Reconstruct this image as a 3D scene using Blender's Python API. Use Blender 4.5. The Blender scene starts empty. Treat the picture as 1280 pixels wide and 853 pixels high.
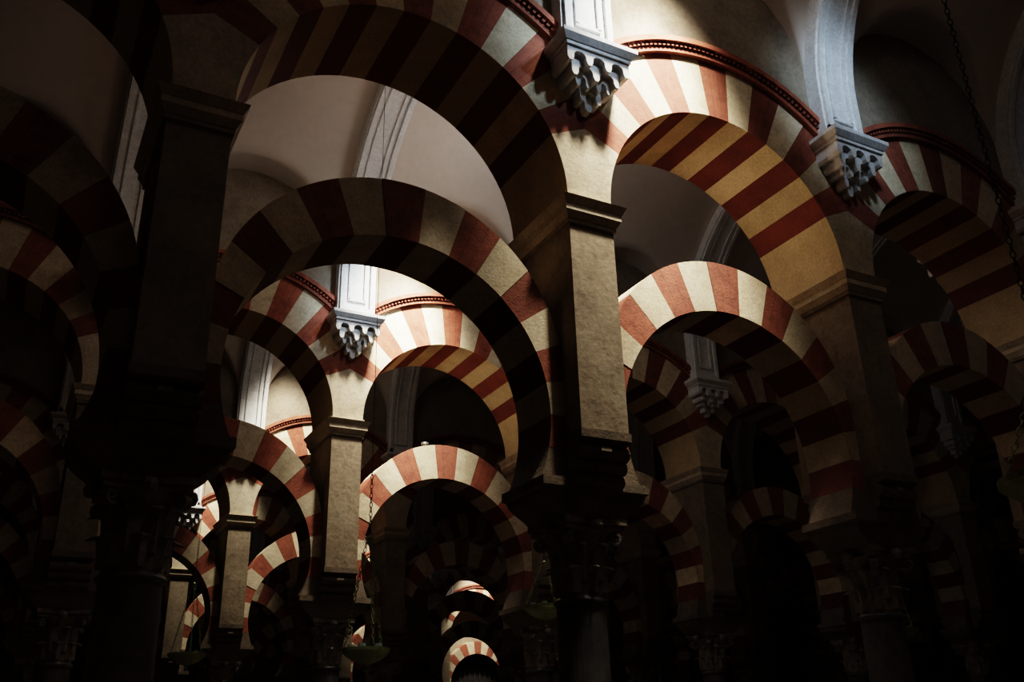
import bpy, math, random
from mathutils import Vector, Matrix
random.seed(7)
S=3.3; D=6.4655; HW=0.2235; HD=0.5; HL=0.27
ZSP=5.97; RI=S/2-HW          # upper arch springing / intrados radius
ROWS=list(range(-1,6)); BAYS=list(range(-2,11))
coll=bpy.context.scene.collection

# ------------------------------------------------------------------ materials
def mat(name, base, dark, scale=3.0, rough=0.85, bump=0.25, fine=40.0, tone=True, bricks=0, objrand=0.0, metal=0.0, tr=(.74,1.14), fc=(.84,1.08), stain=0.0):
    m=bpy.data.materials.new(name); m.use_nodes=True
    nt=m.node_tree; N=nt.nodes; L=nt.links
    b=N["Principled BSDF"]; b.inputs["Roughness"].default_value=rough; b.inputs["Metallic"].default_value=metal
    geo=N.new("ShaderNodeNewGeometry")
    n1=N.new("ShaderNodeTexNoise"); n1.inputs["Scale"].default_value=scale; n1.inputs["Detail"].default_value=5; n1.inputs["Roughness"].default_value=0.65
    L.new(geo.outputs["Position"],n1.inputs["Vector"])
    cr=N.new("ShaderNodeValToRGB"); cr.color_ramp.elements[0].position=0.32; cr.color_ramp.elements[1].position=0.62
    cr.color_ramp.elements[0].color=(*dark,1); cr.color_ramp.elements[1].color=(*base,1)
    L.new(n1.outputs["Fac"],cr.inputs["Fac"])
    n2=N.new("ShaderNodeTexNoise"); n2.inputs["Scale"].default_value=fine; n2.inputs["Detail"].default_value=3
    L.new(geo.outputs["Position"],n2.inputs["Vector"])
    mr=N.new("ShaderNodeMapRange"); mr.inputs[1].default_value=0.3; mr.inputs[2].default_value=0.7; mr.inputs[3].default_value=fc[0]; mr.inputs[4].default_value=fc[1]
    L.new(n2.outputs["Fac"],mr.inputs[0])
    def mul(a,bb,fac=1.0):
        mx=N.new("ShaderNodeMix"); mx.data_type='RGBA'; mx.blend_type='MULTIPLY'; mx.inputs[0].default_value=fac
        L.new(a,mx.inputs[6]); L.new(bb,mx.inputs[7]); return mx.outputs[2]
    out=mul(cr.outputs["Color"],mr.outputs[0])
    if tone:
        at=N.new("ShaderNodeAttribute"); at.attribute_name="tone"
        oi=N.new("ShaderNodeObjectInfo")
        m1=N.new("ShaderNodeMath"); m1.operation='ADD'; L.new(at.outputs["Fac"],m1.inputs[0]); L.new(oi.outputs["Random"],m1.inputs[1])
        m2=N.new("ShaderNodeMath"); m2.operation='FRACT'; L.new(m1.outputs[0],m2.inputs[0])
        m3=N.new("ShaderNodeMapRange"); m3.inputs[3].default_value=tr[0]; m3.inputs[4].default_value=tr[1]; L.new(m2.outputs[0],m3.inputs[0])
        out=mul(out,m3.outputs[0])
    if stain:
        n3=N.new("ShaderNodeTexNoise"); n3.inputs["Scale"].default_value=9; n3.inputs["Detail"].default_value=6; n3.inputs["Roughness"].default_value=.75
        L.new(geo.outputs["Position"],n3.inputs["Vector"])
        m5=N.new("ShaderNodeMapRange"); m5.inputs[1].default_value=.53; m5.inputs[2].default_value=.60; m5.inputs[3].default_value=1.0; m5.inputs[4].default_value=1-stain
        L.new(n3.outputs["Fac"],m5.inputs[0]); out=mul(out,m5.outputs[0])
    if bricks:
        uv=N.new("ShaderNodeUVMap"); sp=N.new("ShaderNodeSeparateXYZ"); L.new(uv.outputs["UV"],sp.inputs[0])
        k=N.new("ShaderNodeMath"); k.operation='MULTIPLY'; k.inputs[1].default_value=bricks; L.new(sp.outputs[0],k.inputs[0])
        fr=N.new("ShaderNodeMath"); fr.operation='PINGPONG'; fr.inputs[1].default_value=0.5; L.new(k.outputs[0],fr.inputs[0])
        st=N.new("ShaderNodeMapRange"); st.inputs[1].default_value=0.0; st.inputs[2].default_value=0.09; st.inputs[3].default_value=0.62; st.inputs[4].default_value=1.0
        L.new(fr.outputs[0],st.inputs[0]); out=mul(out,st.outputs[0],.7)
    if objrand:
        oi2=N.new("ShaderNodeObjectInfo"); m4=N.new("ShaderNodeMapRange"); m4.inputs[3].default_value=1-objrand; m4.inputs[4].default_value=1+objrand
        L.new(oi2.outputs["Random"],m4.inputs[0]); out=mul(out,m4.outputs[0])
    L.new(out,b.inputs["Base Color"])
    bp=N.new("ShaderNodeBump"); bp.inputs["Strength"].default_value=bump; bp.inputs["Distance"].default_value=0.015
    ad=N.new("ShaderNodeMath"); ad.operation='ADD'; L.new(n1.outputs["Fac"],ad.inputs[0]); L.new(n2.outputs["Fac"],ad.inputs[1])
    L.new(ad.outputs[0],bp.inputs["Height"]); L.new(bp.outputs[0],b.inputs["Normal"])
    return m
M={}
M['cream']=mat("limestone_voussoir",(.80,.68,.49),(.62,.50,.33),5,.85,.22,45,stain=.14)
M['red']=mat("brick_voussoir",(.38,.125,.072),(.26,.078,.047),6,.85,.3,50,bricks=3,stain=.2)
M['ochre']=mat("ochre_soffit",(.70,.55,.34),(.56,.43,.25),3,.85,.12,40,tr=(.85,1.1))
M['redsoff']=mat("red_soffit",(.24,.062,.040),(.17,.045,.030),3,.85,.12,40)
M['plain']=mat("plain_limestone",(.70,.61,.46),(.52,.43,.31),3.5,.88,.28,35,tone=False,stain=.15)
M['tymp']=mat("aged_wall_plaster",(.33,.275,.205),(.225,.185,.14),2.4,.9,.2,25,tone=False,stain=.12)
M['pier']=mat("pier_stone",(.39,.315,.22),(.27,.21,.145),2.6,.9,.32,20,tone=False,objrand=.1,fc=(.85,1.08),stain=.22)
M['impost']=mat("impost_stone",(.26,.205,.15),(.16,.125,.09),4,.9,.35,40,tone=False)
M['white']=mat("vault_plaster",(.68,.61,.54),(.62,.55,.48),.7,.8,.03,10,tone=False,fc=(.96,1.02))
M['stucco']=mat("bracket_stucco",(.82,.82,.81),(.70,.70,.69),6,.75,.1,30,tone=False)
M['marble']=mat("column_marble",(.20,.18,.17),(.08,.075,.075),3.5,.3,.05,18,tone=False,objrand=.35)
M['cap']=mat("capital_marble",(.40,.34,.27),(.22,.18,.14),7,.7,.3,40,tone=False)
M['floor']=mat("marble_floor",(.34,.26,.20),(.22,.16,.12),1.0,.4,.05,12,tone=False)
M['brass']=mat("aged_brass",(.46,.52,.26),(.26,.36,.18),12,.42,.1,40,tone=False,metal=.35)
M['iron']=mat("chain_iron",(.12,.11,.10),(.06,.055,.05),12,.5,.1,40,tone=False,metal=.5)
M['wood']=mat("dark_door_wood",(.03,.024,.02),(.015,.012,.01),6,.7,.2,40,tone=False)
gl=bpy.data.materials.new("lamp_glass"); gl.use_nodes=True; gb=gl.node_tree.nodes["Principled BSDF"]
gb.inputs["Base Color"].default_value=(.6,.75,.7,1); gb.inputs["Roughness"].default_value=.15
M['glass']=gl
sk=bpy.data.materials.new("skylight_glass"); sk.use_nodes=True; sb=sk.node_tree.nodes["Principled BSDF"]
sb.inputs["Base Color"].default_value=(.8,.88,1,1); sb.inputs["Emission Color"].default_value=(.8,.9,1,1); sb.inputs["Emission Strength"].default_value=1.5
M['sky']=sk
MK=list(M.keys())

# ------------------------------------------------------------------ mesh builder
class B:
    def __init__(s): s.v=[];s.f=[];s.m=[];s.t=[];s.uv=[];s.sm=[]
    def face(s,pts,m,tone=0.5,uv=None,smooth=False):
        i=len(s.v); s.v+= [tuple(p) for p in pts]; s.f.append(tuple(range(i,i+len(pts))))
        s.m.append(m); s.t.append(tone); s.uv.append(uv or [(0.5,0.5)]*len(pts)); s.sm.append(smooth)
    def box(s,x0,x1,y0,y1,z0,z1,m,tx=0,ty=0):
        b=[(x0+tx,y0+ty,z0),(x1-tx,y0+ty,z0),(x1-tx,y1-ty,z0),(x0+tx,y1-ty,z0)]
        t=[(x0,y0,z1),(x1,y0,z1),(x1,y1,z1),(x0,y1,z1)]
        s.face(b[::-1],m); s.face(t,m)
        for k in range(4):
            j=(k+1)%4; s.face([b[k],b[j],t[j],t[k]],m)
    def stack(s,prof,m):
        R=[[(-a,-b,z),(a,-b,z),(a,b,z),(-a,b,z)] for a,b,z in prof]
        s.face(R[0][::-1],m); s.face(R[-1],m)
        for p,q in zip(R[:-1],R[1:]):
            for k in range(4): j=(k+1)%4; s.face([p[k],p[j],q[j],q[k]],m)
    def lathe(s,prof,m,n=24,c=(0,0),smooth=True):
        ring=[]
        for r,z in prof:
            ring.append([(c[0]+r*math.cos(2*math.pi*k/n),c[1]+r*math.sin(2*math.pi*k/n),z) for k in range(n)])
        for a in range(len(ring)-1):
            for k in range(n):
                j=(k+1)%n; s.face([ring[a][k],ring[a][j],ring[a+1][j],ring[a+1][k]],m,smooth=smooth)
    def prism_yz(s,prof,x0,x1,m,smooth=False):
        n=len(prof)
        s.face([(x0,y,z) for y,z in prof],m); s.face([(x1,y,z) for y,z in prof][::-1],m)
        for k in range(n):
            j=(k+1)%n; s.face([(x0,*prof[k]),(x1,*prof[k]),(x1,*prof[j]),(x0,*prof[j])],m,smooth=smooth)
    def prism_xz(s,prof,y0,y1,m):
        n=len(prof)
        s.face([(x,y0,z) for x,z in prof],m); s.face([(x,y1,z) for x,z in prof][::-1],m)
        for k in range(n):
            j=(k+1)%n; p,q=prof[k],prof[j]; s.face([(p[0],y0,p[1]),(p[0],y1,p[1]),(q[0],y1,q[1]),(q[0],y0,q[1])],m)
    def mesh(s,name,fix=True,merge=True):
        import bmesh
        me=bpy.data.meshes.new(name); me.from_pydata(s.v,[],s.f)
        used=sorted(set(s.m),key=MK.index)
        for k in used: me.materials.append(M[k])
        at=me.attributes.new("tone",'FLOAT','FACE'); uvl=me.uv_layers.new(name="UVMap")
        at.data.foreach_set("value",s.t)
        for p in me.polygons:
            p.material_index=used.index(s.m[p.index]); p.use_smooth=s.sm[p.index]
            for k,li in enumerate(p.loop_indices): uvl.data[li].uv=s.uv[p.index][k]
        bm=bmesh.new(); bm.from_mesh(me)
        if merge: bmesh.ops.remove_doubles(bm,verts=bm.verts,dist=0.0004)
        if fix: bmesh.ops.recalc_face_normals(bm,faces=bm.faces)
        bm.to_mesh(me); bm.free()
        return me
def put(name,me,loc=(0,0,0),rot=0):
    o=bpy.data.objects.new(name,me); o.location=loc; o.rotation_euler[2]=rot; coll.objects.link(o); return o

# ------------------------------------------------------------------ horseshoe lower arch (bay-centred)
RL=1.29; ZL=5.31-RL; ZL0=3.5; XL0=math.sqrt(RL*RL-(ZL-ZL0)**2)   # half opening at the impost
def lower_arch():
    b=B(); R=RI; ze=5.83-R; ri=RL; zi=ZL; z0=ZL0
    thmax=math.pi-math.asin(XL0/ri)
    def ext(th):
        s_,c_=math.sin(th),math.cos(th)
        h=ze-zi; t=h*c_+math.sqrt(max(0,h*h*c_*c_-h*h+R*R))
        x,z=t*s_,zi+t*c_
        if z<ze: 
            t=R/abs(s_); x=math.copysign(R,s_); z=zi+t*c_
        return x,max(z,z0)
    u=math.radians(12); edges=[(k-8.5)*u for k in range(18)]
    segs=[(edges[k],edges[k+1],'red' if (k%2==0) else 'cream') for k in range(17)]
    rnd=random.Random(3)
    for a0,a1,m in segs:
        tone=rnd.random(); dy=rnd.uniform(-.004,.004); n=4
        for q in range(n):
            t0=a0+(a1-a0)*q/n; t1=a0+(a1-a0)*(q+1)/n
            i0=(ri*math.sin(t0),zi+ri*math.cos(t0)); i1=(ri*math.sin(t1),zi+ri*math.cos(t1))
            e0=ext(t0); e1=ext(t1); u0=q/n; u1=(q+1)/n
            for sg in (-1,1):
                y=sg*(HL+dy); 
                b.face([(i0[0],y,i0[1]),(i1[0],y,i1[1]),(e1[0],y,e1[1]),(e0[0],y,e0[1])],m,tone,[(u0,0),(u1,0),(u1,1),(u0,1)])
            y=HL+dy
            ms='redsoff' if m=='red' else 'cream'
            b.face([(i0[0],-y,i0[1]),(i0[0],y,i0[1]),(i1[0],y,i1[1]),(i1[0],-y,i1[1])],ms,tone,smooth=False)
            b.face([(e0[0],-y,e0[1]),(e0[0],y,e0[1]),(e1[0],y,e1[1]),(e1[0],-y,e1[1])],m,tone)
    for sg in (-1,1):
        ts=[8.5*u+(thmax-8.5*u)*k/5 for k in range(6)]
        inner=[(sg*ri*math.sin(t),zi+ri*math.cos(t)) for t in ts]
        e=ext(8.5*u)
        poly=inner+[(sg*R,z0),(sg*R,e[1])]
        for yy in (-HL,HL): b.face([(x,yy,z) for x,z in poly],'impost')
        for k in range(5): b.face([(inner[k][0],-HL,inner[k][1]),(inner[k][0],HL,inner[k][1]),(inner[k+1][0],HL,inner[k+1][1]),(inner[k+1][0],-HL,inner[k+1][1])],'impost')
    return b.mesh("horseshoe_arch",merge=False)

# ------------------------------------------------------------------ upper arch + spandrel wall
RE=2.11
def upper_arch():
    b=B(); zc=ZSP; X=S/2; ZT=10.0
    pitch=math.radians(10); thc=math.asin(X/RE)
    edges=[(k-6.5)*pitch for k in range(14)]
    brk=set(edges)|{thc,-thc,math.pi/2,-math.pi/2}
    ts=[]
    br=sorted(brk)
    for a,c in zip(br[:-1],br[1:]):
        n=max(1,int(round((c-a)/math.radians(3))))
        for q in range(n): ts.append((a+(c-a)*q/n,a+(c-a)*(q+1)/n))
    rnd=random.Random(5); tones=[rnd.random() for _ in range(20)]
    for t0,t1 in ts:
        tm=(t0+t1)/2; k=math.floor(tm/pitch+6.5)
        if 0<=k<13: m='red' if k%2==0 else 'cream'; tone=tones[k]; u0=t0/pitch+6.5-k; u1=t1/pitch+6.5-k
        else: m='plain'; tone=.5; u0,u1=.4,.6
        def ext(t):
            if abs(t)<thc-1e-6: return (RE*math.sin(t),zc+RE*math.cos(t))
            return (math.copysign(X,t), zc+X/math.tan(abs(t)) if abs(abs(t)-math.pi/2)>1e-5 else zc)
        i0=(RI*math.sin(t0),zc+RI*math.cos(t0)); i1=(RI*math.sin(t1),zc+RI*math.cos(t1)); e0=ext(t0); e1=ext(t1)
        for y in (-HD,HD):
            b.face([(i0[0],y,i0[1]),(i1[0],y,i1[1]),(e1[0],y,e1[1]),(e0[0],y,e0[1])],m,tone,[(u0,0),(u1,0),(u1,1),(u0,1)])
            if abs(tm)<thc: b.face([(e0[0],y,e0[1]),(e1[0],y,e1[1]),(e1[0],y,ZT),(e0[0],y,ZT)],'tymp')
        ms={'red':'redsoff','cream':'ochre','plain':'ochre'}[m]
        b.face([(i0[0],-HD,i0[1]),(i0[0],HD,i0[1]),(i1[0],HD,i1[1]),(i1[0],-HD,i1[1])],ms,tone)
    for sg in (-1,1): b.face([(sg*RI,-HD,zc),(sg*X,-HD,zc),(sg*X,HD,zc),(sg*RI,HD,zc)],'plain')
    def band(r0,r1,dep,a0,a1,m,n,tone=.4):
        for q in range(n):
            t0=a0+(a1-a0)*q/n; t1=a0+(a1-a0)*(q+1)/n
            for sg in (-1,1):
                y0=sg*HD; y1=sg*(HD+dep)
                P=lambda r,t,y:(r*math.sin(t),y,zc+r*math.cos(t))
                b.face([P(r0,t0,y1),P(r0,t1,y1),P(r1,t1,y1),P(r1,t0,y1)],m,tone)
                b.face([P(r0,t0,y0),P(r0,t1,y0),P(r0,t1,y1),P(r0,t0,y1)],m,tone)
                b.face([P(r1,t0,y0),P(r1,t1,y0),P(r1,t1,y1),P(r1,t0,y1)],m,tone)
                if n==1:
                    for t in (t0,t1): b.face([P(r0,t,y0),P(r0,t,y1),P(r1,t,y1),P(r1,t,y0)],m,tone)
    A=math.radians(46)
    band(RE,RE+.05,.05,-A,A,'red',26)
    band(RE+.05,RE+.10,.03,-A,A,'red',26,.2)
    nd=60
    for k in range(nd):
        a=-A+2*A*k/nd; band(RE+.055,RE+.10,.075,a,a+2*A/nd*.55,'red',1,.7)
    band(RE+.10,RE+.16,.10,-A,A,'red',26,.6)
    return b.mesh("upper_arch",merge=False)

# ------------------------------------------------------------------ pier
def pier():
    b=B()
    XI=S/2-XL0+.015
    prof=[(.30,.26,3.22)]
    for k in range(9):
        t=k/8; prof.append((.31+(XI-.33)*math.sin(t*math.pi/2)**1.2,.27+.05*t,3.24+.17*t))
    prof+=[(XI-.01,.33,3.42),(XI+.01,.345,3.43),(XI+.01,.345,3.50)]
    b.stack(prof,'impost')
    b.box(-HW,HW,-.34,.34,3.5,3.86,'pier')
    for sg in (-1,1):
        prof=[(0.30,3.44)]
        for cy,cz,r in ((.335,3.50,.05),(.375,3.60,.055),(.42,3.70,.06)):
            for k in range(7):
                a=-math.pi/2+math.pi*k/6*.95; prof.append((cy+r*math.cos(a),cz+r*math.sin(a)))
        prof+=[(HD+.015,3.79),(HD+.015,3.86),(.30,3.86)]
        b.prism_yz([(sg*y,z) for y,z in prof],-HW-.012,HW+.012,'impost')
        b.prism_yz([(sg*(y+.02 if y>.31 else y),z) for y,z in prof[:-3]]+[(sg*.49,3.79),(sg*.3,3.79)],-.05,.05,'impost')
    b.box(-HW,HW,-HD,HD,3.86,5.74,'pier')
    for z0,z1,o,ti in ((5.70,5.74,.02,0),(5.74,5.80,.055,.03),(5.80,5.86,.06,0),(5.86,5.93,.10,.035),(5.93,ZSP,.02,0)):
        b.box(-HW-o,HW+o,-HD-o,HD+o,z0,z1,'plain' if z0>5.72 else 'pier',ti,ti)
    return b.mesh("pier",merge=False)

# ------------------------------------------------------------------ column (base, shaft, capital)
def column():
    b=B()
    b.box(-.30,.30,-.30,.30,0,.12,'marble')
    prof=[(.29,.12)]+[(.245+.045*math.cos(a),.165+.045*math.sin(a)) for a in [ -1.5+.5*k for k in range(7)]]
    prof+=[(.235,.22),(.225,.25)]+[(.215+.025*math.cos(a),.285+.025*math.sin(a)) for a in [-1.5+.6*k for k in range(6)]]
    prof+=[(.207,.33),(.205,.4),(.208,1.4),(.192,2.56),(.195,2.58)]
    prof+=[(.195+.022*math.cos(a),2.605+.022*math.sin(a)) for a in [-1.5+.6*k for k in range(6)]]+[(.188,2.64)]
    b.lathe(prof,'marble',32)
    b.lathe([(.185,2.63),(.19,2.66),(.185,2.75),(.19,2.9),(.215,3.02),(.27,3.12),(.29,3.14)],'cap',24)
    def leaf(ang,z0,h,r0,w,out):
        n=7; ca,sa=math.cos(ang),math.sin(ang); rows=[]
        for k in range(n+1):
            t=k/n
            z=z0+h*(math.sin(min(t*1.25,1)*math.pi/2)) - (h*.16*max(0,(t-.75)/.25))
            r=r0+.01+out*(t**3.0)
            ww=w*(0.75+.35*math.sin(t*math.pi))*(1-.75*max(0,(t-.6)/.4)**1.5)*(1+.12*math.sin(t*24))
            c=Vector((r*ca,r*sa,z)); tv=Vector((-sa,ca,0)); rv=Vector((ca,sa,0))
            rows.append([c-tv*ww-rv*.02,c-tv*ww*.5+rv*.004,c+rv*.024,c+tv*ww*.5+rv*.004,c+tv*ww-rv*.02])
        for a,c in zip(rows[:-1],rows[1:]):
            for k in range(4): b.face([a[k],a[k+1],c[k+1],c[k]],'cap')
    for k in range(8): leaf(k*math.pi/4,2.665,.20,.188,.062,.085)
    for k in range(8): leaf((k+.5)*math.pi/4,2.75,.29,.19,.062,.10)
    for k in range(4):
        a=math.pi/4+k*math.pi/2; d=Vector((math.cos(a),math.sin(a),0)); tv=Vector((-d.y,d.x,0)); up=Vector((0,0,1))
        pts=[]
        for q in range(22):
            t=q/21; ang=t*math.pi*3.2+math.pi*.6; rr=.058*(1-t*.8)
            pts.append(d*(.315+rr*math.cos(ang))+up*(3.075+rr*math.sin(ang)))
        pts.insert(0,d*.21+up*2.97)
        for i in range(len(pts)-1):
            p,q=pts[i],pts[i+1]; nrm=(q-p).cross(tv).normalized()*.010; w=tv*.035
            c=[p-w-nrm,p+w-nrm,p+w+nrm,p-w+nrm]; e=[q-w-nrm,q+w-nrm,q+w+nrm,q-w+nrm]
            for h in range(4): g=(h+1)%4; b.face([c[h],c[g],e[g],e[h]],'cap')
    def aba(z0,z1,R,cv):
        pts=[]
        for k in range(4):
            a0=math.pi/4+k*math.pi/2
            p0=Vector((R*math.cos(a0),R*math.sin(a0))); p1=Vector((R*math.cos(a0+math.pi/2),R*math.sin(a0+math.pi/2))); nn=-(p0+p1).normalized()
            for q in range(8):
                t=.04+q/8*.96; p=p0.lerp(p1,t)+nn*cv*math.sin(math.pi*t); pts.append(p)
        b.face([(p.x,p.y,z0) for p in pts][::-1],'cap'); b.face([(p.x,p.y,z1) for p in pts],'cap')
        for i in range(len(pts)):
            j=(i+1)%len(pts); b.face([(pts[i].x,pts[i].y,z0),(pts[j].x,pts[j].y,z0),(pts[j].x,pts[j].y,z1),(pts[i].x,pts[i].y,z1)],'cap')
    aba(3.13,3.175,.40,.06); aba(3.175,3.225,.43,.06)
    for k in range(4):
        a=k*math.pi/2; b.lathe([(0,3.10),(.04,3.11),(.055,3.15),(.04,3.19),(0,3.2)],'cap',8,(.30*math.cos(a),.30*math.sin(a)))
    return b.mesh("column",fix=True,merge=False)

# ------------------------------------------------------------------ lobed stucco bracket + pilaster (both faces)
ZR=8.1; ZB=7.50
def bracket():
    b=B()
    for sg in (-1,1):
        def bx(x0,x1,d0,d1,z0,z1,m='stucco',tx=0,tapd=0):
            t=[(x0,sg*(HD+d0),z1),(x1,sg*(HD+d0),z1),(x1,sg*(HD+d1),z1),(x0,sg*(HD+d1),z1)]
            q=[(x0+tx,sg*(HD+d0),z0),(x1-tx,sg*(HD+d0),z0),(x1-tx,sg*(HD+d1-tapd),z0),(x0+tx,sg*(HD+d1-tapd),z0)]
            b.face(q[::-1],m); b.face(t,m)
            for k in range(4): j=(k+1)%4; b.face([q[k],q[j],t[j],t[k]],m)
        bx(-.40,.40,-.02,.37,ZB-.045,ZB)
        bx(-.40,.40,-.02,.37,ZB-.10,ZB-.045,tx=.04,tapd=.04)
        bx(-.345,.345,-.02,.32,ZB-.14,ZB-.10)
        def lobed(hw,pend,dep,zt,zb,rise,pw=.03):
            pr=[(-hw,zt)]
            xs=sorted(pend)
            for i,x in enumerate(xs):
                pr+=[(x-pw,zb+.035),(x-pw*.5,zb),(x+pw*.5,zb),(x+pw,zb+.035)]
                if i<len(xs)-1:
                    a,c=x+pw,xs[i+1]-pw; r=(c-a)/2
                    for k in range(1,8):
                        an=math.pi-math.pi*k/8; pr.append(((a+c)/2+r*1.0*math.cos(an),zb+.03+rise*(.35+.65*math.sin(an))))
            pr.append((hw,zt))
            b.prism_xz(pr,sg*(HD-.02),sg*(HD+dep),'stucco')
        z=ZB-.13
        lobed(.33,[-.30,-.10,.10,.30],.30,z,z-.17,.09,.034)
        lobed(.26,[-.225,0,.225],.245,z-.10,z-.27,.09,.034)
        lobed(.20,[-.165,-.055,.055,.165],.19,z-.17,z-.33,.08,.026)
        lobed(.115,[-.085,.085],.13,z-.28,z-.43,.08,.028)
        lobed(.045,[0],.085,z-.36,z-.50,.05,.04)
        bx(-.29,.29,-.02,.16,ZB,ZR)
        bx(-.31,.31,-.02,.20,ZB,ZB+.07)
        for x0,x1 in ((-.26,-.20),(.20,.26)): bx(x0,x1,.16,.195,ZB+.07,ZR)
        bx(-.26,.26,.16,.195,ZB+.07,ZB+.15)
        for x0,x1 in ((-.14,-.105),(.105,.14)): bx(x0,x1,.16,.185,ZB+.27,ZR)
        bx(-.14,.14,.16,.185,ZB+.25,ZB+.285)
    return b.mesh("bracket",merge=False)

# ------------------------------------------------------------------ vault bay + rib
HV=D/2-HD
def vault():
    rb=HV; rc=1.38; zc=8.3
    xs=[-S/2,-1.5]+[-rc*math.cos(math.pi*k/36) for k in range(37)]+[1.5,S/2]
    ys=[-rb*math.cos(math.pi*k/72) for k in range(73)]
    def Z(x,y):
        zb=ZR+math.sqrt(max(0,rb*rb-y*y))
        if abs(x)<=rc+1e-6: zb=max(zb,zc+math.sqrt(max(0,rc*rc-x*x)))
        return zb
    V=[];F=[]
    for x in xs:
        for y in ys: V.append((x,y,Z(x,y)))
    n=len(ys)
    for i in range(len(xs)-1):
        for j in range(n-1): F.append((i*n+j,i*n+j+1,(i+1)*n+j+1,(i+1)*n+j))
    me=bpy.data.meshes.new("vault"); me.from_pydata(V,[],F); me.materials.append(M['white'])
    for p in me.polygons: p.use_smooth=True
    return me
def rib():
    b=B()
    prof=[(-.29,HV+.02),(-.29,HV-.16),(-.26,HV-.16),(-.26,HV-.195),(-.20,HV-.195),(-.20,HV-.16),(-.14,HV-.16),(-.14,HV-.185),(-.105,HV-.185),(-.105,HV-.16)]
    prof=prof+[(-x,r) for x,r in prof[::-1]]
    n=40
    for k in range(n):
        a0=math.pi*k/n; a1=math.pi*(k+1)/n
        P=lambda p,a:(p[0],p[1]*math.cos(a),ZR+p[1]*math.sin(a))
        for q in range(len(prof)-1):
            b.face([P(prof[q],a0),P(prof[q+1],a0),P(prof[q+1],a1),P(prof[q],a1)],'stucco')
    return b.mesh("rib",merge=False)

ME=dict(low=lower_arch(),up=upper_arch(),pier=pier(),col=column(),br=bracket(),va=vault(),rib=rib())
for j in ROWS:
    y=j*D
    for i in BAYS:
        xc=(i+.5)*S
        put("striped_horseshoe_arch",ME['low'],(xc,y,0)); put("striped_upper_arch",ME['up'],(xc,y,0))
    for i in BAYS+[BAYS[-1]+1]:
        x=i*S
        put("marble_column",ME['col'],(x,y,0)); put("stone_pier",ME['pier'],(x,y,0)); put("stucco_bracket",ME['br'],(x,y,0))
for j in ROWS[:-1]:
    yc=(j+.5)*D
    for i in BAYS: put("ceiling_vault",ME['va'],((i+.5)*S,yc,0))
    for i in BAYS+[BAYS[-1]+1]: put("vault_rib",ME['rib'],(i*S,yc,0))
# ------------------------------------------------------------------ shell
x0=BAYS[0]*S-.6; x1=(BAYS[-1]+1)*S+.6; y0=-D; y1=5*D
def boxobj(name,a,m):
    b=B(); b.box(*a,m); return put(name,b.mesh(name))
boxobj("floor",(x0-.3,x1+.3,y0-.8,y1+.8,-.2,0),'floor')
boxobj("wall_left",(x0-.3,x0,y0-.8,y1+.8,0,11.2),'tymp')
boxobj("wall_right",(x1,x1+.3,y0-.8,y1+.8,0,11.2),'tymp')
boxobj("wall_back",(x0,x1,y1+.12,y1+.45,0,8),'tymp')
boxobj("wall_front",(x0,x1,y0-.45,y0-.12,0,8),'tymp')
b=B(); b.box(-1.05,1.05,-.06,0,0,3.6,'wood')
for k in range(9): b.box(-1.0+k*.24,-.96+k*.24,-.10,-.05,0,3.6,'iron')
for k in range(6): b.box(-1.05,1.05,-.11,-.06,.3+k*.6,.35+k*.6,'iron')
n=16
pts=[(1.2*math.cos(math.pi*k/n*1.16-.25),3.95+1.2*math.sin(math.pi*k/n*1.16-.25)) for k in range(n+1)]
b.face([(x,-.06,z) for x,z in pts],'wood'); b.face([(x,0,z) for x,z in pts][::-1],'wood')
for k in range(9): b.box(-1.0+k*.24,-.96+k*.24,-.10,-.05,3.6,3.95+math.sqrt(1.44-(-.98+k*.24)**2)-.05,'iron')
put("door_1",b.mesh("door"),(5.5*S,y1+.11,0))

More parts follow.
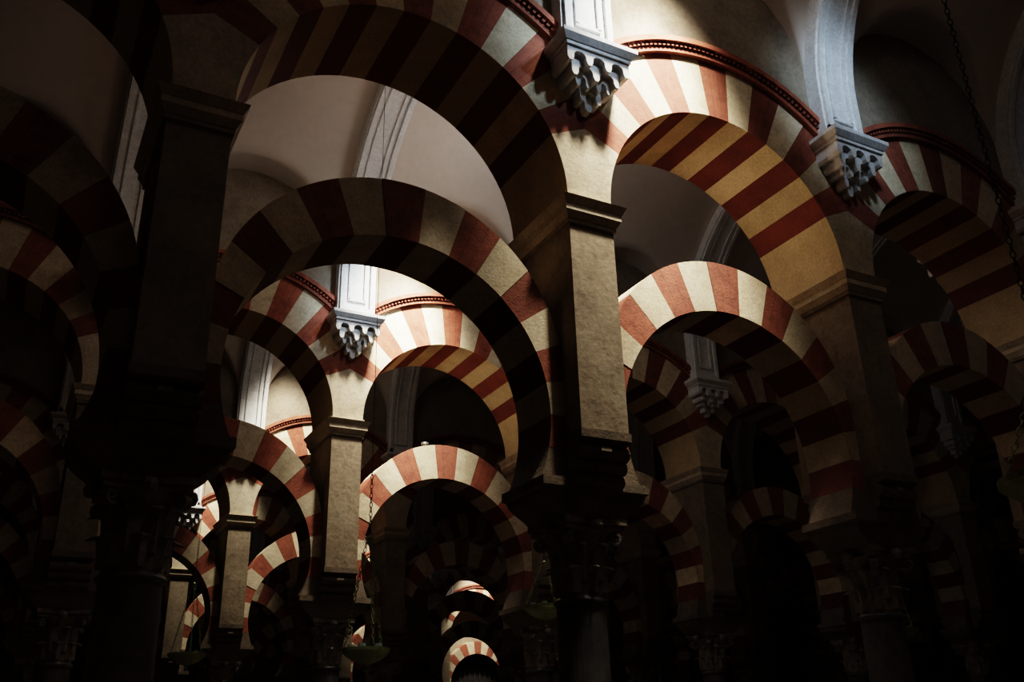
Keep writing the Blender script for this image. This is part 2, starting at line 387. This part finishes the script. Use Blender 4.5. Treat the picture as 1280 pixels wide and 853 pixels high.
# ------------------------------------------------------------------ hanging oil lamps
def lamp(loc,r=.2,ztop=10.5,zapex=.85,linked=False):
    b=B()
    b.lathe([(0,-.09*r/.2),(.25*r,-.085*r/.2),(.6*r,-.06*r/.2),(.9*r,-.02),(r,0),(r*1.04,.012),(r*1.04,.04),(r*.98,.04),(r*.92,.01),(.6*r,-.035),(0,-.06)],'brass',36)
    b.lathe([(0,-.16*r/.2),(.03,-.14*r/.2),(.015,-.11*r/.2),(.04,-.09*r/.2)],'brass',12)
    for k in range(5):
        a=k*2*math.pi/5+.3; c=(.62*r*math.cos(a),.62*r*math.sin(a))
        b.lathe([(.0,-.03),(.022,-.03),(.03,.03),(.034,.07),(.030,.07),(.026,.03),(0,-.02)],'glass',10,c)
    def chain(p,q,L=.05,w=.013,t=.004,m='iron'):
        p,q=Vector(p),Vector(q); d=(q-p); n=max(1,int(d.length/(L*.8))); d.normalize()
        s1=d.orthogonal().normalized(); s2=d.cross(s1)
        for k in range(n):
            c=p+(q-p)*((k+.5)/n); s,o=(s1,s2) if k%2 else (s2,s1)
            ring=[]
            for a in range(8):
                an=a*math.pi/4; cc=c+d*(L/2*math.cos(an))+s*(w*math.sin(an)); nn=(d*math.cos(an)+s*math.sin(an))
                ring.append([cc+nn*t,cc+o*t,cc-nn*t,cc-o*t])
            for a in range(8):
                e=(a+1)%8
                for h in range(4): g=(h+1)%4; b.face([ring[a][h],ring[a][g],ring[e][g],ring[e][h]],m)
    for k in range(3):
        a=k*2*math.pi/3+.5; chain((r*math.cos(a),r*math.sin(a),.02),(0.02*math.cos(a),.02*math.sin(a),zapex),m='brass')
    b.lathe([(0,zapex-.03),(.02,zapex-.015),(.026,zapex),(.012,zapex+.02),(0,zapex+.03)],'brass',12)
    if linked: chain((0,0,zapex+.02),(0,0,ztop-loc[2]))
    else:
        chain((0,0,zapex+.02),(0,0,zapex+.6)); b.lathe([(.003,zapex+.6),(.003,ztop-loc[2])],'iron',6)
    return put("hanging_oil_lamp",b.mesh("hanging_oil_lamp",merge=False),loc)

CP=Vector((-.7213,-6.3593,1.6)); yaw,pit,rol,f=.5003,.4079,-.0285,1170.94
fw=Vector((math.sin(yaw)*math.cos(pit),math.cos(yaw)*math.cos(pit),math.sin(pit)))
rt=Vector((math.cos(yaw),-math.sin(yaw),0)); up=rt.cross(fw)
r2=rt*math.cos(rol)+up*math.sin(rol); u2=-rt*math.sin(rol)+up*math.cos(rol)
LAMPS=[((2.04,1.35,2.33),.19,.95),((1.76,7.9,2.86),.25,1.0),((4.50,2.6,2.93),.23,.5),((9.5,2.3,2.80),.25,.9)]
for l,r,za in LAMPS: lamp(l,r,zapex=za)
lamp((3.60,-3.85,2.65),.31,zapex=.6,linked=True)
# ------------------------------------------------------------------ skylights + lights
def light(kind,name,loc,tgt,energy,col,size=.3,spot=60,blend=.6,sx=None):
    l=bpy.data.lights.new(name,kind); l.energy=energy; l.color=col
    if kind=='SPOT': l.spot_size=math.radians(spot); l.spot_blend=blend; l.shadow_soft_size=size
    if kind=='AREA': l.shape='RECTANGLE'; l.size=size; l.size_y=sx or size
    if kind=='POINT': l.shadow_soft_size=size
    o=bpy.data.objects.new(name,l); o.location=loc
    if tgt: o.rotation_euler=(Vector(tgt)-Vector(loc)).to_track_quat('-Z','Y').to_euler()
    coll.objects.link(o); return o
def skylight(x,y):
    b=B(); z=ZR+HV-.02
    for a in ((-.6,.6,-.45,-.40),(-.6,.6,.40,.45),(-.6,-.55,-.45,.45),(.55,.6,-.45,.45),(-.02,.02,-.45,.45)): b.box(a[0],a[1],a[2],a[3],z-.12,z,'white')
    b.box(-.56,.56,-.41,.41,z-.04,z-.02,'sky')
    put("skylight",b.mesh("skylight"),(x,y,0))
def added_uplight(x,y,tgt,e):  # invented fixture and spot on the arch crown, added to brighten the upper soffit
    b=B(); b.lathe([(0,0),(.05,0),(.05,.02),(.02,.03),(.02,.05),(.05,.06),(.06,.12),(.05,.12),(.04,.075),(0,.07)],'iron',16)
    put("added_uplight_body",b.mesh("added_uplight"),(x,y+.1,5.832))
    light('SPOT',"soffit_fill_spot",(x,y+.1,5.98),tgt,e,(1,.84,.62),.05,105,1.0)
WARM=(1,.91,.76); COOL=(.58,.78,1); NEUT=(1,.90,.80)
SUN={-1:(4.1,3000,44),0:(4.1,3000,44),1:(4.1,1700,44),2:(4.1,1300,44),3:(11.0,1600,40),4:(18.0,2600,44)}
for j,(xs,e,cone) in SUN.items():
    yc=(j+.5)*D
    skylight(xs+.2,yc)
    light('SPOT',"skylight_sun",(xs,yc+1.1,10.3),(xs-.05,yc+D/2-.5,7.25),e,WARM,.2,cone,1.0)
# tight shafts of direct sun: hottest on the haunch of the upper arch and crown of the lower one
for y in (0,D):
    light('SPOT',"sun_shaft",(4.3,y-2.1,10.25),(4.15,y-.5,7.5),2800,(1,.95,.85),.08,24,.8)
    light('SPOT',"sun_shaft",(4.5,y-2.3,10.2),(4.55,y-.27,5.6),1500,(1,.95,.85),.08,19,.9)
for j,e in ((-1,17),(0,11),(1,7),(4,24)):
    xs=4.3 if j<3 else 18.0; yc=(j+.5)*D
    light('AREA',"skylight_area",(xs,yc,10.55),(xs-.6,yc+1.2,0),e,NEUT,1.0,sx=.7)
light('SPOT',"skylight_cool",(5.0,-.5*D-.6,9.9),(3.3,-.7,7.9),1000,COOL,.3,20,1.0)
light('SPOT',"skylight_cool",(5.0,-.5*D-.6,9.9),(6.6,-.8,8.2),480,COOL,.3,30,1.0)
light('SPOT',"skylight_cool",(4.6,.5*D-.6,9.9),(3.3,D-.7,7.9),800,COOL,.3,20,1.0)
light('POINT',"vault_bounce_fill",(1.9,.5*D+.4,8.5),None,10,(1,.84,.70),.4)  # added fill, no real lamp: stands in for light bounced up to the vault
light('POINT',"vault_bounce_fill",(4.9,.5*D,9.3),None,36,(.92,.95,1),.4)  # second added fill point, brightens the next vault bay
added_uplight(4.75,0,(6.1,0,7.1),15); added_uplight(4.75,D,(6.1,D,7.1),16)
light('SPOT',"oil_lamp_fill_spot",(1.75,-3.0,9.6),(2.04,1.35,2.4),350,NEUT,.1,6,1.0)  # added spots in mid-air, no skylight behind them, to pick out the oil lamps
light('SPOT',"oil_lamp_fill_spot",(1.9,D+.8,9.0),(1.76,7.9,2.8),260,NEUT,.1,8,1.0)
light('SPOT',"oil_lamp_fill_spot",(4.2,1.0,8.6),(4.50,2.6,2.9),120,NEUT,.1,9,1.0)
light('AREA',"skylight_area",(12.5,-.5*D,10.5),(12.5,-.5*D,0),8,COOL,1.0)
w=bpy.data.worlds.new("world"); bpy.context.scene.world=w; w.use_nodes=True
w.node_tree.nodes["Background"].inputs[0].default_value=(.5,.6,.8,1); w.node_tree.nodes["Background"].inputs[1].default_value=.02
# ------------------------------------------------------------------ camera
cd=bpy.data.cameras.new("camera"); cam=bpy.data.objects.new("camera",cd); coll.objects.link(cam)
cd.sensor_width=36; cd.lens=f*36/1280
R=Matrix((r2,u2,-fw)).transposed(); cam.matrix_world=Matrix.Translation(CP)@R.to_4x4()
bpy.context.scene.camera=cam
try:
    bpy.context.scene.view_settings.view_transform='Filmic'; bpy.context.scene.view_settings.look='High Contrast'
except Exception as e: print(e)
